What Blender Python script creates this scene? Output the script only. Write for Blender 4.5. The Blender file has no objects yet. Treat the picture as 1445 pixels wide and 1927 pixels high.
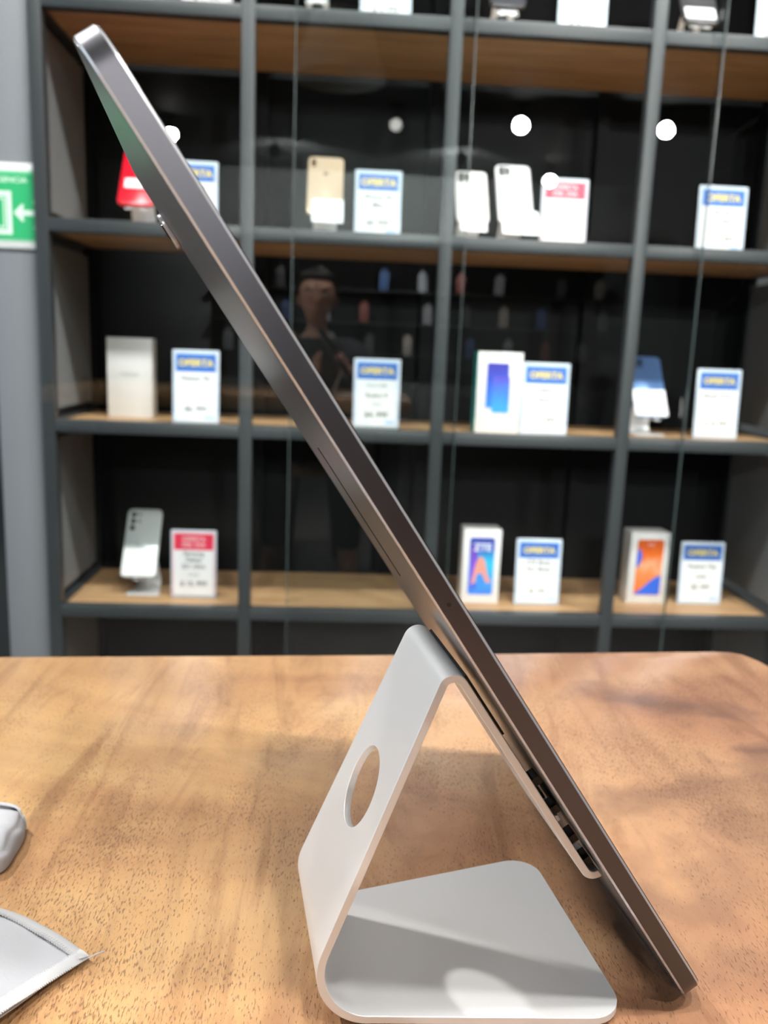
import bpy, bmesh, math, random
from mathutils import Vector, Matrix
random.seed(4)
R = math.radians
SC = bpy.context.scene
COL = SC.collection

# ------------------------------------------------------------------ camera, world, exposure
CAMZ = 0.9237
yaw, pitch, roll = -0.06263, 0.19040, 0.03885
fwd = Vector((-math.sin(yaw)*math.cos(pitch), math.cos(yaw)*math.cos(pitch), -math.sin(pitch)))
rgt = Vector((math.cos(yaw), math.sin(yaw), 0)); upv = rgt.cross(fwd)
r2 = math.cos(roll)*rgt + math.sin(roll)*upv
u2 = -math.sin(roll)*rgt + math.cos(roll)*upv
cam_data = bpy.data.cameras.new('camera'); cam = bpy.data.objects.new('camera', cam_data); COL.objects.link(cam)
m = Matrix((( r2.x, u2.x, -fwd.x, 0), (r2.y, u2.y, -fwd.y, 0), (r2.z, u2.z, -fwd.z, CAMZ), (0, 0, 0, 1)))
cam.matrix_world = m
cam_data.sensor_fit = 'VERTICAL'; cam_data.sensor_height = 36.0; cam_data.lens = 36.0*1600/1927
cam_data.clip_start = 0.005; cam_data.clip_end = 50
cam_data.dof.use_dof = True; cam_data.dof.focus_distance = 0.235; cam_data.dof.aperture_fstop = 16.5
SC.camera = cam
w = bpy.data.worlds.new('world'); SC.world = w; w.use_nodes = True
w.node_tree.nodes['Background'].inputs[0].default_value = (0.74, 0.88, 1.0, 1)   # overcast daylight outside the shop window
w.node_tree.nodes['Background'].inputs[1].default_value = 2.6
SC.view_settings.view_transform = 'Standard'; SC.view_settings.look = 'None'
SC.view_settings.gamma = 1.0; SC.view_settings.use_curve_mapping = False
SC.view_settings.exposure = 0.0

# ------------------------------------------------------------------ materials
MATS = {}
def mat(name, col=(.5, .5, .5), rough=.5, metal=0.0, spec=.5, coat=0.0, coat_rough=.05, emit=None, estr=0.0, ior=1.45):
    if name in MATS: return MATS[name]
    mm = bpy.data.materials.new(name); mm.use_nodes = True
    b = mm.node_tree.nodes['Principled BSDF']
    b.inputs['Base Color'].default_value = (*col, 1); b.inputs['Roughness'].default_value = rough
    b.inputs['Metallic'].default_value = metal; b.inputs['Specular IOR Level'].default_value = spec
    b.inputs['Coat Weight'].default_value = coat; b.inputs['Coat Roughness'].default_value = coat_rough
    if emit: b.inputs['Emission Color'].default_value = (*emit, 1); b.inputs['Emission Strength'].default_value = estr
    MATS[name] = mm
    return mm
def N(mm, typ, **kw):
    n = mm.node_tree.nodes.new(typ)
    for k, v in kw.items(): setattr(n, k, v)
    return n
def L(mm, a, b): mm.node_tree.links.new(a, b)
def bsdf(mm): return mm.node_tree.nodes['Principled BSDF']
def coords(mm, scale=(1, 1, 1), rot=(0, 0, 0), loc=(0, 0, 0), src='Object'):
    tc = N(mm, 'ShaderNodeTexCoord'); mp = N(mm, 'ShaderNodeMapping')
    mp.inputs['Scale'].default_value = scale; mp.inputs['Rotation'].default_value = rot; mp.inputs['Location'].default_value = loc
    L(mm, tc.outputs[src], mp.inputs['Vector']); return mp.outputs['Vector']
def noise(mm, vec, scale, detail=4, rough=.5, dist=0.0):
    n = N(mm, 'ShaderNodeTexNoise'); n.inputs['Scale'].default_value = scale; n.inputs['Detail'].default_value = detail
    n.inputs['Roughness'].default_value = rough; n.inputs['Distortion'].default_value = dist
    if vec is not None: L(mm, vec, n.inputs['Vector'])
    return n
def ramp(mm, fac, stops):
    r = N(mm, 'ShaderNodeValToRGB'); e = r.color_ramp.elements
    while len(e) < len(stops): e.new(.5)
    for k, (p, c) in enumerate(stops):
        e[k].position = p; e[k].color = (*c, 1) if len(c) == 3 else c
    L(mm, fac, r.inputs['Fac']); return r
def mixc(mm, fac, a, b, mode='MIX'):
    x = N(mm, 'ShaderNodeMix', data_type='RGBA', blend_type=mode)
    for sock, val in ((x.inputs[0], fac), (x.inputs[6], a), (x.inputs[7], b)):
        if hasattr(val, 'is_output'): L(mm, val, sock)
        elif isinstance(val, tuple): sock.default_value = (*val, 1)
        else: sock.default_value = val
    return x.outputs[2]
def bump(mm, h, strength, dist=.001, target=None):
    b = N(mm, 'ShaderNodeBump'); b.inputs['Strength'].default_value = strength; b.inputs['Distance'].default_value = dist
    L(mm, h, b.inputs['Height'])
    L(mm, b.outputs['Normal'], (target or bsdf(mm).inputs['Normal'])); return b
def math_(mm, op, a, b=None):
    x = N(mm, 'ShaderNodeMath', operation=op)
    for k, val in enumerate((a, b)):
        if val is None: continue
        if hasattr(val, 'is_output'): L(mm, val, x.inputs[k])
        else: x.inputs[k].default_value = val
    return x.outputs[0]

def table_wood():
    mm = mat('lacquered_slab_wood', rough=.42, spec=.5, coat=.9, coat_rough=.13)
    tc = coords(mm)
    big = noise(mm, coords(mm, (3.2, 4.6, 1), (0, 0, R(25)), (1.3, .4, 0)), 1.6, 5, .55, 1.4)
    base = ramp(mm, big.outputs['Fac'], [(.33, (.34, .165, .085)), (.43, (.50, .265, .125)), (.52, (.63, .375, .172)), (.63, (.74, .49, .24))])
    # paler towards the left board, redder towards the right
    sx = N(mm, 'ShaderNodeSeparateXYZ'); L(mm, tc, sx.inputs[0])
    fx = N(mm, 'ShaderNodeMapRange'); L(mm, sx.outputs['X'], fx.inputs['Value'])
    fx.inputs['From Min'].default_value = -.09; fx.inputs['From Max'].default_value = .13
    c = mixc(mm, math_(mm, 'MULTIPLY', fx.outputs[0], .72), base.outputs['Color'], (.42, .21, .13))
    fl = N(mm, 'ShaderNodeMapRange'); L(mm, sx.outputs['X'], fl.inputs['Value'])
    fl.inputs['From Min'].default_value = .05; fl.inputs['From Max'].default_value = -.12
    c = mixc(mm, math_(mm, 'MULTIPLY', fl.outputs[0], .40), c, (.74, .44, .185))
    # streaky growth figure
    wv = noise(mm, coords(mm, (20, 3.2, 1), (0, 0, R(-14))), 2.2, 7, .66, 1.6)
    st = ramp(mm, wv.outputs['Fac'], [(.34, (.62, .54, .52)), (.50, (1, 1, 1)), (.66, (1.12, 1.10, 1.04))])
    c = mixc(mm, .75, c, st.outputs['Color'], 'MULTIPLY')
    # dusky heartwood clouds near the far right corner
    for (cx, cy, rx, ry, rz, s) in ((.170, .400, .055, .022, -22, .95), (.212, .348, .042, .014, 10, .9), (.150, .315, .08, .016, 20, .60), (.115, .245, .055, .025, 0, .50), (.175, .285, .06, .035, 30, .50), (.135, .205, .05, .022, -15, .55)):
        v = N(mm, 'ShaderNodeMapping', vector_type='TEXTURE'); L(mm, tc, v.inputs['Vector'])
        v.inputs['Location'].default_value = (cx, cy, 0); v.inputs['Rotation'].default_value = (0, 0, R(rz)); v.inputs['Scale'].default_value = (rx, ry, 1)
        nz = noise(mm, coords(mm, (1, 1, 1)), 34, 4, .6)
        ad = N(mm, 'ShaderNodeVectorMath', operation='MULTIPLY_ADD'); L(mm, nz.outputs['Color'], ad.inputs[0]); ad.inputs[1].default_value = (2.2, 2.2, 0); L(mm, v.outputs[0], ad.inputs[2])
        sb = N(mm, 'ShaderNodeVectorMath', operation='SUBTRACT'); L(mm, ad.outputs[0], sb.inputs[0]); sb.inputs[1].default_value = (1.1, 1.1, 0)
        fl2 = N(mm, 'ShaderNodeVectorMath', operation='MULTIPLY'); L(mm, sb.outputs[0], fl2.inputs[0]); fl2.inputs[1].default_value = (1, 1, 0)
        ln = N(mm, 'ShaderNodeVectorMath', operation='LENGTH'); L(mm, fl2.outputs[0], ln.inputs[0])
        k = ramp(mm, ln.outputs['Value'], [(.25, (s, s, s)), (1.0, (0, 0, 0))])
        c = mixc(mm, k.outputs['Color'], c, (.20, .105, .075))
    # open pores: short dark dashes along the grain
    pv = noise(mm, coords(mm, (1900, 430, 1), (0, 0, R(-14))), 1.0, 2, .5)
    dens = noise(mm, coords(mm, (1, .6, 1)), 22, 3, .6)
    pf = math_(mm, 'ADD', pv.outputs['Fac'], math_(mm, 'MULTIPLY', dens.outputs['Fac'], .50))
    pr = ramp(mm, pf, [(.83, (0, 0, 0)), (.93, (1, 1, 1))])
    c = mixc(mm, math_(mm, 'MULTIPLY', pr.outputs['Color'], .62), c, (.15, .065, .028))
    L(mm, c, bsdf(mm).inputs['Base Color'])
    fine = noise(mm, coords(mm, (1100, 500, 1), (0, 0, R(-20))), 1.0, 3, .6)
    wob = noise(mm, coords(mm, (60, 25, 1), (0, 0, R(-20))), 1.0, 3, .5)
    hh = math_(mm, 'ADD', math_(mm, 'MULTIPLY', fine.outputs['Fac'], .35), math_(mm, 'SUBTRACT', wob.outputs['Fac'], math_(mm, 'MULTIPLY', pr.outputs['Color'], .6)))
    bb = bump(mm, hh, .5, .0006); L(mm, bb.outputs['Normal'], bsdf(mm).inputs['Coat Normal'])
    return mm

def board_wood():
    mm = mat('oak_shelf_board', rough=.5, spec=.3)
    n = noise(mm, coords(mm, (1.5, 16, 16)), 3.0, 5, .6, .6)
    r = ramp(mm, n.outputs['Fac'], [(.3, (.38, .215, .105)), (.5, (.50, .305, .155)), (.7, (.58, .37, .20))])
    L(mm, r.outputs['Color'], bsdf(mm).inputs['Base Color']); return mm

def perforated():
    mm = mat('perforated_grey_steel', rough=.55)
    v = N(mm, 'ShaderNodeTexVoronoi'); v.inputs['Randomness'].default_value = 0.0; v.inputs['Scale'].default_value = 1.0
    L(mm, coords(mm, (1, 150, 150), (R(45), 0, 0)), v.inputs['Vector'])
    r = ramp(mm, v.outputs['Distance'], [(.33, (.03, .032, .035)), (.40, (.24, .25, .26))])
    L(mm, r.outputs['Color'], bsdf(mm).inputs['Base Color']); return mm

def glass_mat(name, tint=(.95, .965, .965), refl=1.8, ior=1.5):
    mm = bpy.data.materials.new(name); mm.use_nodes = True; nt = mm.node_tree
    for n in list(nt.nodes):
        if n.type == 'BSDF_PRINCIPLED': nt.nodes.remove(n)
    out = [n for n in nt.nodes if n.type == 'OUTPUT_MATERIAL'][0]
    tr = N(mm, 'ShaderNodeBsdfTransparent'); tr.inputs[0].default_value = (*tint, 1)
    gl = N(mm, 'ShaderNodeBsdfGlossy'); gl.inputs['Roughness'].default_value = 0.0; gl.inputs[0].default_value = (1, 1, 1, 1)
    fr = N(mm, 'ShaderNodeFresnel'); fr.inputs['IOR'].default_value = ior
    ge = N(mm, 'ShaderNodeNewGeometry')
    fac = math_(mm, 'MULTIPLY', math_(mm, 'MULTIPLY', fr.outputs[0], refl), math_(mm, 'SUBTRACT', 1.0, ge.outputs['Backfacing']))
    mx = N(mm, 'ShaderNodeMixShader'); L(mm, fac, mx.inputs[0]); L(mm, tr.outputs[0], mx.inputs[1]); L(mm, gl.outputs[0], mx.inputs[2])
    L(mm, mx.outputs[0], out.inputs[0]); MATS[name] = mm
    return mm

def brushed(name, col, rough, scale=2500, st=.12, metal=1.0):
    mm = mat(name, col, rough, metal)
    n = noise(mm, coords(mm), scale, 2, .5)
    bump(mm, n.outputs['Fac'], st, .0002); return mm

M_TABLE = table_wood(); M_BOARD = board_wood(); M_PERF = perforated()
M_GLASS = glass_mat('door_glass'); M_ACRYL = glass_mat('clear_acrylic', (.93, .96, 1.0), 1.2)
M_GLEDGE = mat('glass_edge', (.05, .07, .07), .25)
M_FRAME = mat('dark_grey_steel', (.048, .054, .058), .42, 0.0, .5)
M_BLACK = mat('black_backboard', (.005, .006, .0065), .6, 0, .12)
M_ALU = brushed('bead_blasted_aluminium', (.83, .84, .85), .42, 3500, .10, .35)
M_ALUEDGE = MATS['bead_blasted_aluminium']
M_RUBBER = mat('black_rubber', (.012, .012, .012), .6)
M_TEDGE = brushed('anodised_graphite_frame', (.115, .116, .132), .36, 4000, .06)
M_TRIM = mat('polished_chamfer', (.48, .48, .51), .25, .45)
M_TBACK = brushed('graphite_back_shell', (.13, .137, .15), .28, 4000, .01, .5)
M_SCREEN = mat('dark_screen_glass', (.008, .008, .01), .04, 0, .6)
M_WHITE = mat('white_card', (.86, .87, .88), .55)
M_PAPERB = mat('pale_blue_paper', (.55, .66, .86), .5)
M_BLUE = mat('offer_blue', (.03, .16, .56), .4)
M_YEL = mat('offer_yellow', (.90, .70, .12), .4)
M_RED = mat('offer_red', (.78, .035, .09), .4)
M_PINK = mat('pink_border', (.85, .50, .54), .45)
M_INK = mat('grey_ink', (.10, .11, .11), .6)
M_INK2 = mat('light_ink', (.45, .47, .47), .6)

# ------------------------------------------------------------------ helpers
def link(o, parent=None):
    COL.objects.link(o)
    if parent is not None: o.parent = parent
    return o
def mesh_obj(name, verts, faces, material, parent=None, smooth=None, loc=None, rot=None):
    me = bpy.data.meshes.new(name); me.from_pydata([tuple(v) for v in verts], [], faces); me.validate(); me.update()
    return finish(name, me, material, parent, smooth, loc, rot)
def finish(name, me, material, parent=None, smooth=None, loc=None, rot=None):
    bm = bmesh.new(); bm.from_mesh(me); bmesh.ops.recalc_face_normals(bm, faces=bm.faces); bm.to_mesh(me); bm.free()
    if smooth is not None:
        for p in me.polygons: p.use_smooth = True
        me.set_sharp_from_angle(angle=R(smooth))
    o = bpy.data.objects.new(name, me)
    if isinstance(material, (list, tuple)):
        for x in material: me.materials.append(x)
    else: me.materials.append(material)
    if loc: o.location = loc
    if rot: o.rotation_euler = rot
    return link(o, parent)
def bm_obj(name, bm, material, parent=None, smooth=None, loc=None, rot=None):
    me = bpy.data.meshes.new(name); bm.to_mesh(me); bm.free()
    return finish(name, me, material, parent, smooth, loc, rot)
def thing(name, label, cat, loc=(0, 0, 0), rotz=0.0, group=None):
    o = bpy.data.objects.new(name, None); COL.objects.link(o); o.empty_display_size = .02
    o.location = loc; o.rotation_euler = (0, 0, rotz); o['label'] = label; o['category'] = cat
    if group: o['group'] = group
    return o
def tag(o, label=None, cat=None, group=None, kind=None):
    if label: o['label'] = label
    if cat: o['category'] = cat
    if group: o['group'] = group
    if kind: o['kind'] = kind
    return o
def box_vf(x0, x1, y0, y1, z0, z1):
    v = [(x, y, z) for x in (x0, x1) for y in (y0, y1) for z in (z0, z1)]
    f = [(0, 1, 3, 2), (4, 6, 7, 5), (0, 4, 5, 1), (2, 3, 7, 6), (0, 2, 6, 4), (1, 5, 7, 3)]
    return v, f
def box(name, x0, x1, y0, y1, z0, z1, material, parent=None, bevel=0.0):
    if bevel:
        bm = bmesh.new(); v, f = box_vf(x0, x1, y0, y1, z0, z1)
        vs = [bm.verts.new(p) for p in v]
        for q in f: bm.faces.new([vs[i] for i in q])
        bmesh.ops.recalc_face_normals(bm, faces=bm.faces)
        bmesh.ops.bevel(bm, geom=list(bm.edges), offset=bevel, segments=2, profile=.5, affect='EDGES')
        return bm_obj(name, bm, material, parent, 40)
    v, f = box_vf(x0, x1, y0, y1, z0, z1)
    return mesh_obj(name, v, f, material, parent)
def rr_outline(w, h, r, seg=6):
    """rounded rectangle centred on 0, counter-clockwise"""
    pts = []
    for cx, cy, a0 in ((w/2-r, h/2-r, 0), (-w/2+r, h/2-r, 90), (-w/2+r, -h/2+r, 180), (w/2-r, -h/2+r, 270)):
        for k in range(seg+1):
            a = R(a0 + 90*k/seg); pts.append((cx + r*math.cos(a), cy + r*math.sin(a)))
    return pts
def slab_vf(w, h, t, r, b=0.0, seg=6):
    """rounded slab in the XY plane, z from 0 to t, with bevelled rims"""
    rings = []
    prof = [(b, 0), (b*.3, b*.3), (0, b), (0, t-b), (b*.3, t-b*.3), (b, t)] if b else [(0, 0), (0, t)]
    for ins, z in prof:
        rings.append([(x, y, z) for x, y in rr_outline(w-2*ins, h-2*ins, max(r-ins, .00005), seg)])
    n = len(rings[0]); v = [p for g in rings for p in g]; f = [tuple(reversed(range(n)))]
    for k in range(len(rings)-1):
        for i in range(n):
            j = (i+1) % n; f.append((k*n+i, k*n+j, (k+1)*n+j, (k+1)*n+i))
    f.append(tuple(range((len(rings)-1)*n, len(rings)*n)))
    return v, f
def slab(name, w, h, t, r, material, parent=None, b=0.0, seg=6, loc=None, rot=None):
    v, f = slab_vf(w, h, t, r, b, seg)
    return mesh_obj(name, v, f, material, parent, 35, loc, rot)
def lathe(name, prof, material, parent=None, seg=24, loc=None, rot=None, smooth=35):
    """profile of (radius, z), capped at both ends"""
    v, f = [], []
    for r_, z in prof:
        for k in range(seg):
            a = 2*math.pi*k/seg; v.append((r_*math.cos(a), r_*math.sin(a), z))
    for i in range(len(prof)-1):
        for k in range(seg):
            j = (k+1) % seg; f.append((i*seg+k, i*seg+j, (i+1)*seg+j, (i+1)*seg+k))
    f.append(tuple(reversed(range(seg)))); f.append(tuple(range((len(prof)-1)*seg, len(prof)*seg)))
    return mesh_obj(name, v, f, material, parent, smooth, loc, rot)
def tube_vf(pts, rad, seg=8):
    v, f = [], []
    pts = [Vector(p) for p in pts]
    for i, p in enumerate(pts):
        d = (pts[min(i+1, len(pts)-1)] - pts[max(i-1, 0)]).normalized()
        a = d.orthogonal().normalized() if abs(d.z) > .95 else d.cross(Vector((0, 0, 1))).normalized()
        b = d.cross(a)
        rr = rad[i] if isinstance(rad, (list, tuple)) else rad
        for k in range(seg):
            t = 2*math.pi*k/seg; v.append(p + rr*(math.cos(t)*a + math.sin(t)*b))
    for i in range(len(pts)-1):
        for k in range(seg):
            j = (k+1) % seg; f.append((i*seg+k, i*seg+j, (i+1)*seg+j, (i+1)*seg+k))
    f.append(tuple(reversed(range(seg)))); f.append(tuple(range((len(pts)-1)*seg, len(pts)*seg)))
    return v, f
def tube(name, pts, rad, material, parent=None, seg=8, loc=None):
    v, f = tube_vf(pts, rad, seg); return mesh_obj(name, v, f, material, parent, 60, loc)
def text(name, body, size, material, parent, loc, rot=(math.pi/2, 0, 0), bold=0.0, align='CENTER', sx=1.0):
    cu = bpy.data.curves.new('lettering_curve', 'FONT'); cu.body = body; cu.size = size; cu.align_x = align; cu.align_y = 'CENTER'
    cu.offset = bold*size; cu.extrude = .00008; cu.resolution_u = 3
    o = bpy.data.objects.new('tmp', cu); COL.objects.link(o)
    dg = bpy.context.evaluated_depsgraph_get(); me = bpy.data.meshes.new_from_object(o.evaluated_get(dg))
    bpy.data.objects.remove(o); bpy.data.curves.remove(cu)
    me.name = name; me.materials.clear(); me.materials.append(material)
    t = bpy.data.objects.new(name, me); t.location = loc; t.rotation_euler = rot; t.scale = (sx, 1, 1)
    return link(t, parent)
def copy_tree(o, parent=None):
    c = o.copy(); COL.objects.link(c)
    c.parent = parent
    for ch in [x for x in bpy.data.objects if x.parent == o]: copy_tree(ch, c)
    return c

# ------------------------------------------------------------------ the room
FRONT = 1.70                                    # front plane of the shelving
CEIL = 2.80
M_FLOOR = mat('dark_floor_tile', (.09, .085, .08), .35)
M_WALL = mat('charcoal_wall', (.055, .06, .063), .6); M_WALL2 = mat('grey_green_wall', (.26, .30, .30), .6)
M_CEIL = mat('dark_teal_ceiling', (.09, .105, .105), .7)
M_PILLAR = mat('grey_painted_pillar', (.21, .23, .25), .5)
tag(box('floor', -4, 4, -6.6, 2.3, -.05, 0, M_FLOOR), kind='structure')
tag(box('ceiling', -4, 4, -6.6, 2.3, CEIL, CEIL+.05, M_CEIL), kind='structure')
tag(box('wall_back', -4, 4, 2.12, 2.22, 0, CEIL, M_WALL), kind='structure')
tag(box('wall_front', -4, 4, -6.6, -6.5, 0, CEIL, M_WALL2), kind='structure')
XL = -2.6; WY0, WY1, WZ0, WZ1 = -1.5, 1.5, .35, 2.45
for nm, y0, y1, z0, z1 in (('wall_left', -6.5, WY0, 0, CEIL), ('wall_left', WY1, 2.12, 0, CEIL), ('wall_left', WY0, WY1, 0, WZ0), ('wall_left', WY0, WY1, WZ1, CEIL)):
    tag(box(nm, XL-.1, XL, y0, y1, z0, z1, M_WALL), kind='structure')
win = tag(bpy.data.objects.new('window_1', None), kind='structure'); COL.objects.link(win)
for k in range(4):
    y = WY0 + (WY1-WY0)*k/3; box('mullion', XL-.09, XL-.02, y-.025 if k else y, y+.025 if k < 3 else y, WZ0, WZ1, M_FRAME, win)
for z in (WZ0, WZ1-.05): box('window_rail', XL-.09, XL-.02, WY0, WY1, z, z+.05, M_FRAME, win)
for k in range(3):
    y0 = WY0 + (WY1-WY0)*k/3 + .026; y1 = WY0 + (WY1-WY0)*(k+1)/3 - .026
    box('pane', XL-.058, XL-.052, y0, y1, WZ0+.051, WZ1-.051, M_GLASS, win)
pd = bpy.data.lights.new('window_daylight_portal', 'AREA'); pd.shape = 'RECTANGLE'; pd.size = WZ1-WZ0; pd.size_y = WY1-WY0; pd.cycles.is_portal = True
po = bpy.data.objects.new('window_daylight_portal', pd); COL.objects.link(po); po.location = (XL-.10, (WY0+WY1)/2, (WZ0+WZ1)/2); po.rotation_euler = (0, R(-90), 0)
tag(box('wall_right', 3.9, 4, -6.5, 2.12, 0, CEIL, M_WALL), kind='structure')
tag(box('trim_1', -.657, -.5735, 1.715, 2.12, 0, CEIL, M_PILLAR, bevel=.003), kind='structure')

# ------------------------------------------------------------------ shelving
PX = [-.5574 + .382*i for i in range(5)]        # post centres
BZ = [CAMZ + z for z in (.5910, .2044, -.1739, -.5522)]   # bar centres, from the top shelf down
TOP = [z + .0085 for z in BZ]                   # upper face of the boards
shelf = thing('display_shelf', 'tall dark steel shelving unit with oak boards and sliding glass doors', 'shelf', (0, 0, 0))
HALF = .0125
TOPZ = BZ[0] + .3783
for x in PX:
    box('post', x-HALF, x+HALF, FRONT, FRONT+.025, 0, TOPZ+HALF, M_FRAME, shelf, .0015)
    box('rear_post', x-HALF, x+HALF, 2.012, 2.037, 0, TOPZ+HALF, M_BLACK, shelf)
ROWS = BZ + [.03]
for r, z in enumerate([TOPZ] + ROWS):
    for i in range(4):
        box('front_bar', PX[i]+HALF, PX[i+1]-HALF, FRONT, FRONT+.025, z-HALF, z+HALF, M_FRAME, shelf, .0015)
        box('shelf_board', PX[i]+.0003 if i else PX[0]+HALF+.001, PX[i+1]-.0003 if i < 3 else PX[4]-HALF-.001, FRONT+.0255, 2.0115, z-.0105, z+.0085, M_BOARD, shelf)
    for x in (PX[0], PX[4]):
        box('side_rail', x-HALF, x+HALF, FRONT+.0255, 2.0115, z-HALF, z+HALF, M_FRAME, shelf)
box('back_panel', PX[0]-HALF, PX[4]+HALF, 2.038, 2.05, .02, TOPZ, M_BLACK, shelf)
lev = [TOPZ] + ROWS
for x in (PX[0], PX[4]):
    for k in range(5):
        box('perforated_side_panel', x-.002, x+.002, FRONT+.045, 1.995, lev[k+1]+.03, lev[k]-.03, M_PERF, shelf)
for (x0, x1, y) in ((PX[0]-HALF, .2413, FRONT-.012), (-.0871, .704, FRONT-.024), (.699, PX[4]+HALF, FRONT-.012)):
    d = box('glass_door', x0, x1, y, y+.006, .05, TOPZ, M_GLASS, shelf)
    for xe in ((x1,) if x0 < -.5 else (x0, x1) if x0 < .5 else ()):
        box('polished_edge', xe-.0008, xe+.0008, y-.0003, y+.0063, .05, TOPZ, M_GLEDGE, d)

# ------------------------------------------------------------------ table
def build_table():
    t = thing('wooden_table', 'lacquered orange-brown slab table with clipped far corner', 'table', (0, 0, .75))
    ol = [(-1.0, .400), (-.18, .4550), (.026, .4685), (.238, .4822), (.2485, .4815), (.2545, .4775), (.2585, .469), (.2625, .45), (.278, .25), (.285, -.20), (-1.0, -.24)]
    v, f = [], []
    n = len(ol)
    cx, cy = sum(p[0] for p in ol)/n, sum(p[1] for p in ol)/n
    for ins, z in ((.004, -.05), (0, -.046), (0, -.005), (.0015, -.0015), (.005, 0)):
        for x, y in ol:
            d = math.hypot(x-cx, y-cy); k = 1-ins/d; v.append((cx+(x-cx)*k, cy+(y-cy)*k, z))
    f.append(tuple(range(n)))
    for k in range(4):
        for i in range(n):
            j = (i+1) % n; f.append((k*n+i, k*n+j, (k+1)*n+j, (k+1)*n+i))
    f.append(tuple(range(4*n, 5*n)))
    mesh_obj('tabletop', v, f, M_TABLE, t, 30)
    for x, y in ((-.93, .33), (.2, .38), (.2, -.14), (-.93, -.17)):
        box('leg', x-.03, x+.03, y-.03, y+.03, -.75, -.05, M_FRAME, t, .002)
    for y in (-.14, .36):
        box('under_rail', -.9, .17, y-.015, y+.015, -.09, -.05, M_FRAME, t)
    return t
build_table()

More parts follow.
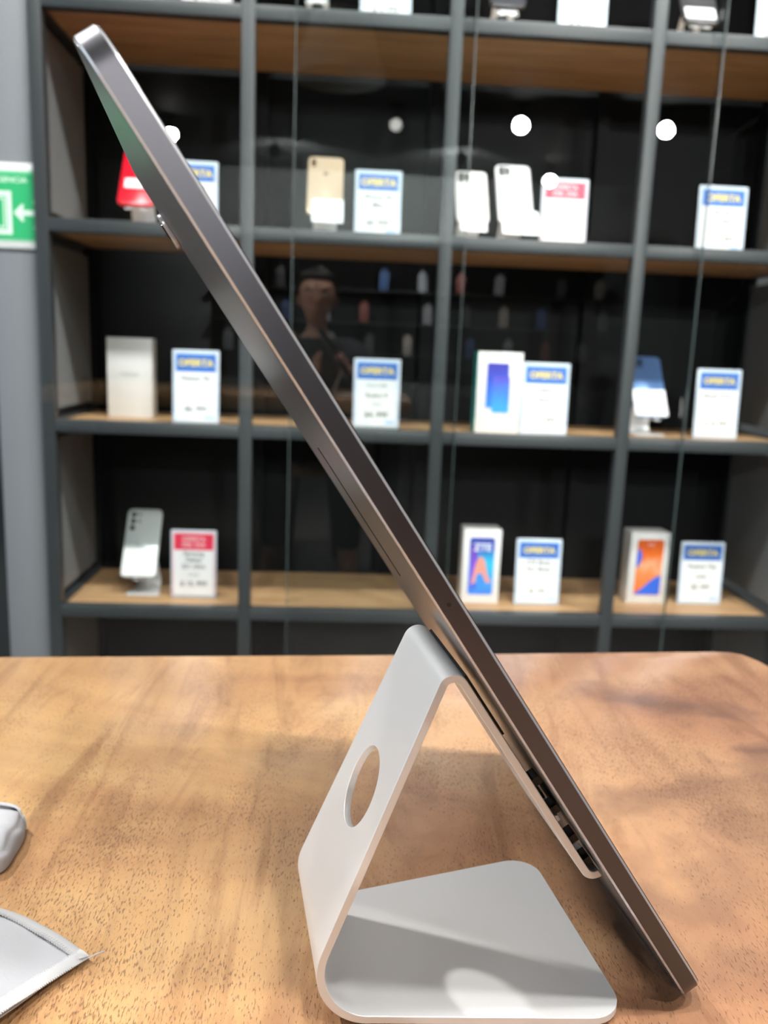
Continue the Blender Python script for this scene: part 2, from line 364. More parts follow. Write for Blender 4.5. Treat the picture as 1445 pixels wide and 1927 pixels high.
# ------------------------------------------------------------------ folded aluminium stand
TH = .97860                                     # lean of the cradle and of the tablet
UB = .128262                                    # where the tablet's back meets the table, along the stand
def build_stand():
    st = thing('aluminium_stand', 'folded silver aluminium stand with round cable hole holding up the grey tablet', 'stand')
    t = .0022; z0 = .0012                       # sheet thickness, height of the rubber feet
    c, s = math.cos(TH), math.sin(TH)
    path = []                                   # (u, z, outward normal u, z, width, inner gap half-width)
    def arm_line(z): return .01849 + .408197*z
    aa = math.atan2(1, .408197)
    Rb = .0148; Rc = Rb - t/2                   # outer radius of the lower bend, radius at the sheet's middle
    nA = Vector((-math.sin(aa), math.cos(aa)))
    uc = .01849 + (Rb + math.cos(aa)*(z0+Rb))/math.sin(aa); zc = z0 + Rb
    # base, from the free front end back to the bend; rounded front corners
    U1 = .1081; rc = .0105
    def base_w(u): return .0515 + (.0736-.0515)*(u-uc)/(U1-uc)
    for k in range(9):
        a = math.pi/2*k/8; u = U1 - rc + rc*math.cos(a); path.append((u, z0+t/2, 0, -1, base_w(u) - 2*rc*(1-math.sin(a)), 0))
    for k in range(1, 7):
        u = (U1-rc) + (uc-(U1-rc))*k/6; path.append((u, z0+t/2, 0, -1, base_w(u), 0))
    a0, a1 = -math.pi/2, -math.pi/2 - (math.pi - aa)
    for k in range(1, 21):
        a = a0 + (a1-a0)*k/20; path.append((uc+Rc*math.cos(a), zc+Rc*math.sin(a), math.cos(a), math.sin(a), .0515-.0037*k/20, 0))
    # arm
    off = .0025                                 # gap between cradle face and tablet back
    crad = lambda q: (UB - off*s - q*c, q*s - off*c)          # point of the cradle's face, q along it from the table
    # intersection of the outer faces and the upper bend
    A0 = Vector((.01849, 0)); dA = Vector((math.cos(aa), math.sin(aa)))
    B0 = Vector(crad(0)); dB = Vector((-c, s)); nB = Vector((s, c))
    det = dA.x*(-dB.y) - dA.y*(-dB.x)
    q = ((B0-A0).x*(-dB.y) - (B0-A0).y*(-dB.x))/det
    X = A0 + dA*q
    Rt = .0042; Rm = Rt - t/2
    half = math.acos(max(-1, min(1, (-dA).dot(-dB))))/2
    bis = (-dA - dB).normalized(); C = X + bis*Rt/math.sin(half)
    p0 = Vector((path[-1][0], path[-1][1])); p1 = C + nA*Rm
    Ls = (p1-p0).length
    hz = .0545; hp = A0 + dA*(hz/math.sin(aa)); hs = (hp - p0).dot(dA); hr = .0112
    ss = [Ls*k/12 for k in range(1, 13) if abs(Ls*k/12-hs) > hr*1.04] + [hs - hr*math.cos(math.pi*k/28) for k in range(29)]
    for x in sorted(ss):
        P = p0 + dA*x; g = math.sqrt(max(0, hr*hr-(x-hs)**2)) if abs(x-hs) <= hr else 0
        path.append((P.x, P.y, nA.x, nA.y, .0478 + (.0396-.0478)*x/Ls, g))
    b0 = math.atan2(nA.y, nA.x); b1 = math.atan2(nB.y, nB.x)
    for k in range(1, 15):
        a = b0 + (b1-b0)*k/14; path.append((C.x+Rm*math.cos(a), C.y+Rm*math.sin(a), math.cos(a), math.sin(a), .0394, 0))
    # cradle down to the two hooks
    qt = (C + nB*Rt - B0).dot(dB); qe = .0462
    for k in range(1, 11):
        qq = qt + (qe-qt)*k/10; P = B0 + dB*qq - nB*t/2; path.append((P.x, P.y, nB.x, nB.y, .0394+.002*k/10, 0 if k < 10 else 0))
    rl = .0021; H = B0 + dB*qe + nB*rl
    for k in range(0, 13):
        a = math.pi/2*k/12 if k < 12 else math.pi/2
        P = H + (-nB*math.cos(a) - dB*math.sin(a))*(rl+t/2); nn = (nB*math.cos(a) + dB*math.sin(a))
        path.append((P.x, P.y, nn.x, nn.y, .0414, .0075))
    v, f = [], []; key = {}
    def V(u, y, z):
        k = (round(u, 6), round(y, 6), round(z, 6))
        if k not in key: key[k] = len(v); v.append((u, y, z))
        return key[k]
    def quad(*q):
        q = list(dict.fromkeys(q))
        if len(q) > 2: f.append(tuple(q))
    for i in range(len(path)-1):
        a, b = path[i], path[i+1]
        same = (abs(a[0]-b[0]) + abs(a[1]-b[1])) < 1e-7
        for sd in (-1, 1):
            def pt(p, o, inner):
                y = sd*(p[5] if inner else p[4]/2); return V(p[0]+p[2]*o*t/2, y, p[1]+p[3]*o*t/2)
            if same:
                if b[5] > a[5]:                                   # flat end between the hooks
                    quad(pt(a, 1, True), pt(b, 1, True), pt(b, -1, True), pt(a, -1, True))
                continue
            for o in (1, -1): quad(pt(a, o, True), pt(b, o, True), pt(b, o, False), pt(a, o, False))
            quad(pt(a, 1, False), pt(b, 1, False), pt(b, -1, False), pt(a, -1, False))
            if a[5] > 0 or b[5] > 0: quad(pt(a, 1, True), pt(b, 1, True), pt(b, -1, True), pt(a, -1, True))
            if i == 0: quad(pt(a, 1, True), pt(a, 1, False), pt(a, -1, False), pt(a, -1, True))
            if i == len(path)-2: quad(pt(b, 1, True), pt(b, 1, False), pt(b, -1, False), pt(b, -1, True))
    o = mesh_obj('folded_sheet', v, f, M_ALU, st, 38)
    bv = o.modifiers.new('soft_rims', 'BEVEL'); bv.width = .00035; bv.segments = 2; bv.limit_method = 'ANGLE'; bv.angle_limit = R(50); bv.harden_normals = False
    # rubber: four strips on the cradle, a thin upper pad, hook pads, feet
    def strip(name, q, ln, th, wd, y=0, parent=st):
        P = B0 + dB*q
        me = box_vf(-ln/2, ln/2, -wd/2, wd/2, 0, th)
        M3 = Matrix(((dB.x, 0, nB.x), (0, 1, 0), (dB.y, 0, nB.y)))
        return mesh_obj(name, [M3 @ Vector(p) + Vector((P.x, y, P.y)) for p in me[0]], me[1], M_RUBBER, parent)
    strip('rubber_pad', .1035, .020, .0007, .036)
    for q in (.0772, .0668, .0560):
        strip('rubber_nub', q, .0024, .0022, .0045, -.0172)
    for y in (-.0172, .0172): strip('hook_pad', .0474, .0024, .0021, .0045, y)
    for (u, y) in ((.094, .0255), (.094, -.0255), (.04, .017), (.04, -.017)):
        lathe('rubber_foot', [(.0045, 0), (.005, .0002), (.005, .00118)], M_RUBBER, st, 14, (u, y, 0))
    return st
stand = build_stand()
SROT = .141454; SLOC = Vector((-.03005, .21101, .75))
stand.location = SLOC; stand.rotation_euler = (0, 0, SROT)

# ------------------------------------------------------------------ tablet
def build_tablet():
    Lg, Wd, T = .2774, .1487, .0055
    tb = thing('tablet', 'slim dark grey tablet leaning on the silver stand, seen edge-on', 'tablet')
    c, s = math.cos(TH), math.sin(TH)
    # local: X up along its length, Y across, Z out of the back
    loc = Matrix(((-c, 0, -s, UB-.0001), (0, 1, 0, -.0342), (s, 0, -c, .0003), (0, 0, 0, 1)))
    tb.matrix_world = Matrix.Translation(SLOC) @ Matrix.Rotation(SROT, 4, 'Z') @ loc
    def rr(ins, r, z): return [(x+Lg/2, y+Wd/2, z) for x, y in rr_outline(Lg-2*ins, Wd-2*ins, max(r-ins, .001), 10)]
    def loft(name, rings, m, cap0=True, cap1=True):
        n = len(rings[0]); v = [p for g in rings for p in g]; f = []
        for k in range(len(rings)-1):
            for i in range(n):
                j = (i+1) % n; f.append((k*n+i, k*n+j, (k+1)*n+j, (k+1)*n+i))
        if cap0: f.append(tuple(range(n)))
        if cap1: f.append(tuple(range((len(rings)-1)*n, len(rings)*n)))
        return mesh_obj(name, v, f, m, tb, 28)
    r = .011
    loft('frame', [rr(.0006, r, -T+.0008), rr(0, r, -T+.0006), rr(0, r, -.0006), rr(.0006, r, -.0008)], M_TEDGE, True, True)
    loft('front_chamfer', [rr(.00062, r, -T+.0006), rr(.0000, r, -T+.0006), rr(.0005, r, -T), rr(.00062, r, -T)], M_TRIM)
    loft('rear_chamfer', [rr(.00055, r, -.0006), rr(0, r, -.0006), rr(.0005, r, -.0001), rr(.00055, r, -.0001)], M_TRIM)
    loft('back_shell', [rr(.0007, r, -.00045), rr(.0007, r, -.00004), rr(.0012, r, 0)], M_TBACK)
    loft('screen', [rr(.0006, r, -T-.0002), rr(.0006, r, -T+.0005)], M_SCREEN)
    bumpz = slab('camera_bump', .013, .010, .0017, .0045, M_TRIM, tb, .0004, 8, (Lg-.0232, Wd-.0085, 0))
    for dx in (0.0,):
        lathe('lens', [(.0036, 0), (.0036, .0004), (.0030, .0006)], M_SCREEN, bumpz, 18, (dx, 0, .0016))
    slab('pen_strip', .050, .0045, .0002, .0015, mat('strip_black', (.015, .015, .016), .3), tb, 0, 4, (Lg-.131, .083, 0))
    mic = lathe('microphone_hole', [(.0005, 0), (.0005, .0001)], M_RUBBER, tb, 12, (.1388, -.00006, -.0027), (R(90), 0, 0))
    return tb
build_tablet()

# ------------------------------------------------------------------ price cards
LETTER = 'lettering'
def card(x, y, row, wd, ht, red, lines, label, lean=3, yaw=0, group='price cards on the shelves'):
    t = thing('price_card', label, 'price card', (x, y, TOP[row]+.0002), R(yaw), group)
    rot = (R(90-lean), 0, 0); sl = math.sin(R(lean)); cl = math.cos(R(lean))
    def P(px, pz, d): return (px, pz*sl - d*cl, pz*cl + d*sl)
    slab('clear_holder', wd, ht, .003, .003, mat('frosted_acrylic', (.62, .70, .78), .2), t, .0004, 4, P(0, ht/2, -.002), rot)
    box('holder_foot', -wd/2, wd/2, -.006, .030, 0, .0022, M_ACRYL, t)
    pw, ph = wd-.007, ht-.010
    slab('paper', pw, ph, .0006, .0015, M_PINK if red else M_PAPERB, t, 0, 3, P(0, ht/2+.0005, .0012), rot)
    hh = ph*.255
    slab('header_band', pw-.007, hh, .0003, .0008, M_RED if red else M_BLUE, t, 0, 2, P(0, ht/2+ph/2-hh/2-.003, .0018), rot)
    slab('white_panel', pw-.005, ph-hh-.004, .0003, .0015, M_WHITE, t, 0, 3, P(0, ht/2-ph/2+(ph-hh-.004)/2+.0008, .0018), rot)
    hz = ht/2+ph/2-hh/2-.0035
    if red:
        pl = mat('pale_red_ink', (.93, .60, .64), .5)
        text(LETTER, 'OFERTA', .0135, pl, t, P(0, hz+.0065, .0024), rot, .02)
        text(LETTER, 'DEL DIA', .0135, pl, t, P(0, hz-.0060, .0024), rot, .02)
    else:
        text(LETTER, 'OFERTA', .0178, M_YEL, t, P(0, hz, .0024), rot, .035, sx=1.06)
    base = ht/2+ph/2-hh-.006; span = ph-hh-.020
    for (tx, fr, sz, ink) in lines:
        text(LETTER, tx, sz, M_INK if ink else M_INK2, t, P(0, base-span*fr, .0024), rot, .012)
    if not red:
        wave = mat('pale_blue_wave', (.42, .60, .90), .5)
        slab('corner_wave', .022, .007, .0002, .0034, wave, t, 0, 5, P(pw/2-.0155, .014, .0022), rot)
        slab('corner_wave', .030, .005, .0002, .0024, mat('paler_wave', (.70, .79, .92), .5), t, 0, 5, P(-pw/2+.019, .0125, .0022), rot)
    return t
PR = lambda a, b, c, d: [(a, .14, .0135, 1), (b, .36, .0135, 1), (c, .58, .0085, 0), (d, .86, .0150, 1)]
card(-.2585, 1.760, 0, .096, .138, True, PR('Samsung', 'Galaxy', '128GB', '$ 7, 999'), 'red-edged price card cut off by the top of the picture')
card(.0765, 1.760, 0, .098, .138, False, PR('iPhone', '11', '64GB', '$ 9, 999'), 'white price card on the top shelf in the second bay')
card(.455, 1.760, 0, .096, .138, False, PR('iPhone', 'XR', '64GB', '$ 8, 499'), 'white price card on the top shelf in the third bay')
card(.845, 1.760, 0, .096, .138, False, PR('iPhone', '12', '64GB', '$ 12, 999'), 'white price card on the top shelf at the right end')
card(-.284, 1.760, 1, .092, .129, False, PR('iPhone', '8 Plus', '64GB', '$ 6, 999'), 'blue-headed price card half hidden behind the tablet')
card(.0750, 1.760, 1, .092, .129, False, PR('iPhone XS', 'Max', '64GB', '$8, 999'), 'blue-headed price card beside the gold phone')
card(.448, 1.760, 1, .094, .132, True, PR('iPhone', '11 Pro', '256GB', '$ 13, 999'), 'red-headed price card beside the white phones')
card(.772, 1.760, 1, .100, .133, False, PR('iPhone', '12 mini', '64GB', '$ 10, 999'), 'blue-headed price card alone at the right end of its shelf')
card(-.278, 1.735, 2, .092, .147, False, [('Honor 9x', .12, .0145, 1), ('128GB', .52, .009, 0), ('$6, 999', .86, .0145, 1)], 'blue-headed price card beside the plain white box')
card(.086, 1.765, 2, .096, .143, False, [('XIAOMI', .12, .0125, 0), ('Redmi 9', .38, .0135, 1), ('64GB', .60, .008, 0), ('$4, 999', .88, .0160, 1)], 'blue-headed price card alone in the second bay of the third shelf')
card(.435, 1.752, 2, .099, .148, False, PR('OPPO', 'Reno', '128GB', '$ 7, 499'), 'blue-headed price card beside the box with a blue phone picture')
card(.824, 1.800, 2, .097, .148, False, [('iPhone 12 Pro', .14, .0115, 1), ('128GB', .5, .009, 0), ('$ 16, 999', .85, .0130, 1)], 'blue-headed price card beside the blue phone')
card(-.292, 1.785, 3, .096, .147, True, [('Samsung', .06, .0125, 1), ('Galaxy', .22, .0125, 1), ('S21 Ultra', .40, .0130, 1), ('256GB', .62, .008, 0), ('$ 15, 999', .86, .0150, 1)], 'red-headed price card beside the silver-white phone on the lowest shelf')
card(.456, 1.785, 3, .100, .147, False, [('ZTE Blade', .08, .0130, 1), ('A51 Blade', .26, .0130, 1), ('64GB', .48, .0085, 0), ('$2, 999', .86, .0120, 1)], 'blue-headed price card on the lowest shelf in the third bay')
card(.837, 1.815, 3, .100, .143, False, [('Huawei Y6p', .14, .0135, 1), ('64GB', .44, .0100, 1), ('$3, 499', .74, .0140, 1)], 'blue-headed price card on the lowest shelf at the right end')

# ------------------------------------------------------------------ small stands and phones on them
def shelf_stand(x, y, row, label):
    s_ = copy_tree(stand); s_.location = (x, y, TOP[row]+.0002); s_.rotation_euler = (0, 0, R(-90))
    s_['label'] = label; s_['group'] = 'display stands on the shelves'
    return s_
def phone(x, y, row, col, label, lens, lab=(.066, .056), hgt=.148, wd=.0715, spin=0.0, logo=None, metal=.3, up=.0, labz=.03, labx=0.0):
    """phone whose back faces the room, resting in the hooks of a shelf stand whose origin is (x, y)"""
    c, s = math.cos(TH), math.sin(TH)
    ph = thing('smartphone', label, 'phone', (0, 0, 0), 0, 'phones on the display stands')
    q0 = .0465 + up
    off = -.0025 + .0024
    uu, zz = UB + off*s - q0*c, q0*s + off*c
    # local X across, Y up along the phone, Z out towards the room
    A = Matrix(((1, 0, 0, x), (0, c, -s, y - uu), (0, s, c, TOP[row]+.0002 + zz), (0, 0, 0, 1)))
    ph.matrix_world = A @ Matrix.Rotation(R(spin), 4, 'Z')
    mb = mat('phone_back_%s' % label.split()[0], col, .25, metal)
    slab('phone_body', wd, hgt, .0076, .0105, mb, ph, .0012, 6, (0, hgt/2, 0))
    dark = mat('lens_black', (.01, .01, .012), .1)
    if lens == 'ultra':
        for k in range(3): lathe('lens', [(.0058, 0), (.0058, .0012), (.0045, .0014)], dark, ph, 16, (-wd/2+.0135, hgt-.014-.0155*k, .0076))
        for k in range(2): lathe('lens', [(.0036, 0), (.0036, .0008)], mat('lens_grey', (.2, .21, .21), .2), ph, 14, (-wd/2+.0265, hgt-.014-.0155*k, .0076))
    elif lens == 'square':
        cm = slab('camera_module', .026, .026, .0012, .006, mat('module_%s' % label.split()[0], tuple(k*.35 for k in col), .2), ph, .0003, 5, (-wd/2+.018, hgt-.018, .0076))
        for dx, dy in ((-.006, .006), (-.006, -.006), (.006, 0)): lathe('lens', [(.0045, 0), (.0045, .0008)], dark, cm, 14, (dx, dy, .0012))
    else:
        cm = slab('camera_module', .009, .021, .0012, .0043, dark, ph, .0003, 5, (-wd/2+.011, hgt-.017, .0076))
        for dy in (-.0055, .0055): lathe('lens', [(.0035, 0), (.0035, .0005)], mat('lens_glint', (.25, .12, .08), .15), cm, 14, (0, dy, .0012))
    if logo == 'fruit':
        lo = bmesh.new(); bmesh.ops.create_icosphere(lo, subdivisions=2, radius=.0052)
        bmesh.ops.scale(lo, vec=(1, 1.05, .03), verts=lo.verts); bm_obj('back_emblem', lo, mat('emblem_dark', (.16, .12, .08), .3), ph, 60, (0, hgt*.70, .0077))
    if logo == 'word': text(LETTER, 'SAMSUNG', .0062, M_INK, ph, (0, labz+lab[1]/2+.007, .0077), (0, 0, 0), .01)
    if lab: slab('price_label', lab[0], lab[1], .0006, .003, M_WHITE, ph, 0, 4, (labx, labz, .0077))
    return ph
S1 = 1.760+.1085
shelf_stand(-.054, S1, 0, 'silver stand with a round hole on the top shelf in the second bay')
shelf_stand(.311, S1, 0, 'silver stand with two hooks on the top shelf in the third bay')
shelf_stand(.690, S1, 0, 'silver stand under a dark phone on the top shelf in the last bay')
phone(-.054, S1, 0, (.05, .05, .055), 'black phone on the top shelf in the second bay', 'dual', (.06, .05), up=.012)
phone(.311, S1, 0, (.06, .06, .07), 'graphite phone on the top shelf in the third bay', 'square', None, up=.012)
phone(.690, S1, 0, (.09, .09, .095), 'charcoal phone with white label on the top shelf in the last bay', 'square', (.06, .03), labz=.024)
shelf_stand(-.397, S1, 1, 'silver stand under the bright red phone')
phone(-.397, S1, 1, (.75, .01, .03), 'crimson phone with a white label beside the grey pillar', 'dual', (.052, .024), labz=.052, metal=.1)
shelf_stand(-.030, S1, 1, 'silver stand under the gold phone')
phone(-.030, S1, 1, (.72, .56, .40), 'gold phone with upright lens pair and white label', 'dual', (.062, .058), labz=.006, logo='fruit', hgt=.146, labx=.006)
shelf_stand(.268, S1+.015, 1, 'silver stand under the lower white phone beside the glass edge')
phone(.268, S1+.015, 1, (.80, .79, .77), 'ivory phone standing lower beside the door edge', 'square', (.055, .05), hgt=.132, wd=.066, labz=.0, metal=0)
shelf_stand(.353, S1, 1, 'silver stand under the taller white phone')
phone(.353, S1, 1, (.82, .83, .84), 'white phone beside the red-headed price card', 'square', (.075, .06), hgt=.150, labz=.0, metal=0, labx=.008)
shelf_stand(.681, 1.905, 2, 'silver stand under the blue phone')
phone(.681, 1.905, 2, (.13, .25, .52), 'blue phone with square camera and large white label', 'square', (.072, .066), labz=.034, hgt=.152)
shelf_stand(-.402, 1.893, 3, 'silver stand under the silver-white phone on the lowest shelf')
phone(-.410, 1.893, 3, (.66, .74, .73), 'silver-white phone with three black lenses on the lowest shelf', 'ultra', (.072, .062), labz=.034, hgt=.158, wd=.074, logo='word', metal=.2)

# ------------------------------------------------------------------ phone boxes
def carton(x, y, row, wd, ht, dp, label, yaw=0):
    t = thing('phone_box', label, 'box', (x, y, TOP[row]+.0002), R(yaw), 'phone boxes on the shelves')
    sp = .62*ht
    box('lid', -wd/2, wd/2, 0, dp*.55, 0, ht, mat('box_white', (.80, .80, .79), .4), t, .0012)
    box('tray', -wd/2+.0008, wd/2-.0008, dp*.553, dp, 0, ht-.0006, mat('box_tray', (.62, .64, .62), .5), t, .0012)
    return t
b1 = carton(-.431, 1.835, 2, .093, .166, .05, 'plain white phone box on the third shelf')
text(LETTER, 'HONOR', .010, M_INK2, b1, (0, -.0003, .090), bold=.01)
b2 = carton(.338, 1.755, 2, .093, .166, .05, 'white box printed with two overlapping blue phones')
def print_slab(name, w_, h_, r_, m_, parent, x, z, d=.0004):
    return slab(name, w_, h_, .0003, r_, m_, parent, 0, 4, (x, -d+.0003, z), (R(90), 0, 0))
def grad(name, stops, axis, rough=.35, nz=0.0):
    mm = mat(name, rough=rough)
    tc = N(mm, 'ShaderNodeTexCoord'); sp = N(mm, 'ShaderNodeSeparateXYZ'); L(mm, tc.outputs['Generated'], sp.inputs[0])
    fac = sp.outputs[axis]
    if nz:
        n = noise(mm, tc.outputs['Generated'], 2.5, 2); fac = math_(mm, 'ADD', fac, math_(mm, 'MULTIPLY', math_(mm, 'SUBTRACT', n.outputs['Fac'], .5), nz))
    r = ramp(mm, fac, stops); L(mm, r.outputs['Color'], bsdf(mm).inputs['Base Color']); return mm
print_slab('printed_phone', .046, .092, .004, grad('print_blue_a', [(0, (.03, .25, .75)), (.5, (.03, .10, .60)), (1, (.05, .04, .40))], 'Y', nz=.4), b2, -.004, .098)
print_slab('printed_phone', .036, .075, .004, grad('print_blue_b', [(0, (.04, .40, .85)), (.5, (.05, .22, .80)), (1, (.10, .08, .55))], 'Y', nz=.4), b2, .004, .080, .0008)
slab('side_band', .05, .166, .0003, .001, mat('band_teal', (.02, .35, .34), .4), b2, 0, 2, (-.0466, .025, .083), (R(90), 0, R(-90)))
b3 = carton(.329, 1.785, 3, .083, .166, .055, 'white box with a picture of a person on a blue screen')
print_slab('printed_screen', .055, .128, .005, grad('print_zte', [(0, (.06, .20, .80)), (.28, (.06, .38, .90)), (.55, (.04, .55, .85)), (.78, (.03, .13, .55)), (1, (.04, .06, .40))], 'Y', nz=.25), b3, 0, .084)
pz = slab('purple_glow', .017, .10, .0002, .006, grad('print_purple', [(0, (.05, .16, .75)), (.5, (.22, .10, .70)), (1, (.14, .06, .45))], 'Y'), b3, 0, 5, (-.0175, -.0004, .082), (R(90), 0, 0))
sk = mat('print_figure', (.85, .34, .26), .4); top_ = mat('print_top', (.06, .30, .85), .4)
def fig(name, pts, m_, d):
    n = len(pts); v = [(x, -d, z) for x, z in pts] + [(x, -d+.0002, z) for x, z in pts]
    return mesh_obj(name, v, [tuple(range(n)), tuple(range(n, 2*n))] + [(i, (i+1) % n, n+(i+1) % n, n+i) for i in range(n)], m_, b3)
fig('printed_figure', [(-.022, .042), (-.017, .065), (-.012, .090), (-.006, .104), (.002, .105), (.008, .094), (.012, .074), (.016, .060), (.024, .050), (.014, .046), (.006, .058), (-.004, .060), (-.012, .048)], sk, .0008)
fig('printed_clothes', [(-.012, .046), (-.010, .064), (-.003, .070), (.005, .064), (.009, .048), (0, .042)], top_, .0011)
text(LETTER, 'ZTE', .022, mat('print_white', (.85, .88, .95), .4), b3, (.001, -.0010, .126), bold=.03)
b4 = carton(.712, 1.812, 3, .088, .163, .058, 'white box with an orange and blue screen picture')
print_slab('printed_screen', .060, .128, .005, grad('print_orange', [(0, (.90, .16, .03)), (.35, (.92, .30, .10)), (.5, (.95, .45, .25)), (.7, (.85, .17, .02)), (1, (.72, .12, .02))], 'Y', nz=.5), b4, .001, .083)
def fig4(name, pts, m_, d):
    n = len(pts); v = [(x, -d, z) for x, z in pts] + [(x, -d+.0002, z) for x, z in pts]
    return mesh_obj(name, v, [tuple(range(n)), tuple(range(n, 2*n))] + [(i, (i+1) % n, n+(i+1) % n, n+i) for i in range(n)], m_, b4)
bl4 = mat('print_royal_blue', (.04, .16, .82), .4)
fig4('printed_wave', [(-.028, .020), (-.026, .024), (-.010, .036), (.004, .050), (.016, .060), (.030, .066), (.030, .024), (.028, .020)], bl4, .0007)
fig4('printed_wave', [(-.0285, .085), (-.0285, .118), (-.023, .128), (-.017, .112), (-.018, .098), (-.024, .084)], bl4, .0007)
text(LETTER, '9:41', .009, mat('print_white', (.85, .88, .95), .4), b4, (.002, -.0008, .135))
b5 = carton(-.418, 1.78, 0, .061, .150, .05, 'narrow white box on the top shelf beside the pillar')

# ------------------------------------------------------------------ green exit sign
sg = thing('evacuation_sign', 'green and white evacuation route sign with arrow on the pillar', 'sign', (-.680, 1.7135, CAMZ+.2351))
slab('sign_board', .232, .153, .003, .004, mat('sign_white', (.75, .80, .79), .4), sg, .0004, 4, (0, 0, 0), (R(90), 0, 0))
slab('green_field', .228, .127, .0003, .002, mat('sign_green_light', (.22, .60, .36), .4), sg, 0, 3, (0, -.003, 0), (R(90), 0, 0))
slab('green_field', .225, .118, .0003, .002, mat('sign_green', (.03, .42, .16), .4), sg, 0, 3, (0, -.0033, -.001), (R(90), 0, 0))
wi = mat('sign_pale', (.68, .85, .75), .4)
text(LETTER, 'RUTA DE EMERGENCIA', .0140, wi, sg, (.016, -.0037, .046), bold=.01, sx=1.1)
def flat(name, pts, parent, d):
    n = len(pts); v = [(x, -d, z) for x, z in pts] + [(x, -d+.0003, z) for x, z in pts]
    return mesh_obj(name, v, [tuple(range(n)), tuple(range(n, 2*n))] + [(i, (i+1) % n, n+(i+1) % n, n+i) for i in range(n)], wi, parent)
flat('arrow', [(.070, -.012), (.085, .004), (.089, .0025), (.086, -.007), (.116, -.007), (.116, -.0165), (.086, -.0165), (.089, -.0265), (.085, -.028)], sg, .0037)
def frame_ring(x0, x1, z0, z1, t_, d):
    return mesh_obj('door_outline', [(x0, -d, z0), (x1, -d, z0), (x1, -d, z1), (x0, -d, z1), (x0+t_, -d, z0+t_), (x1-t_, -d, z0+t_), (x1-t_, -d, z1-t_), (x0+t_, -d, z1-t_)],
                    [(0, 1, 5, 4), (1, 2, 6, 5), (2, 3, 7, 6), (3, 0, 4, 7)], wi, sg)
frame_ring(-.015, .066, -.052, .026, .009, .0037); frame_ring(-.003, .054, -.040, .014, .003, .0037)
lathe('figure_head', [(.006, 0), (.006, .0003)], wi, sg, 18, (.112, -.0037, .008), (R(90), 0, 0))
lathe('figure_foot', [(.006, 0), (.006, .0003)], wi, sg, 18, (.112, -.0037, -.038), (R(90), 0, 0))

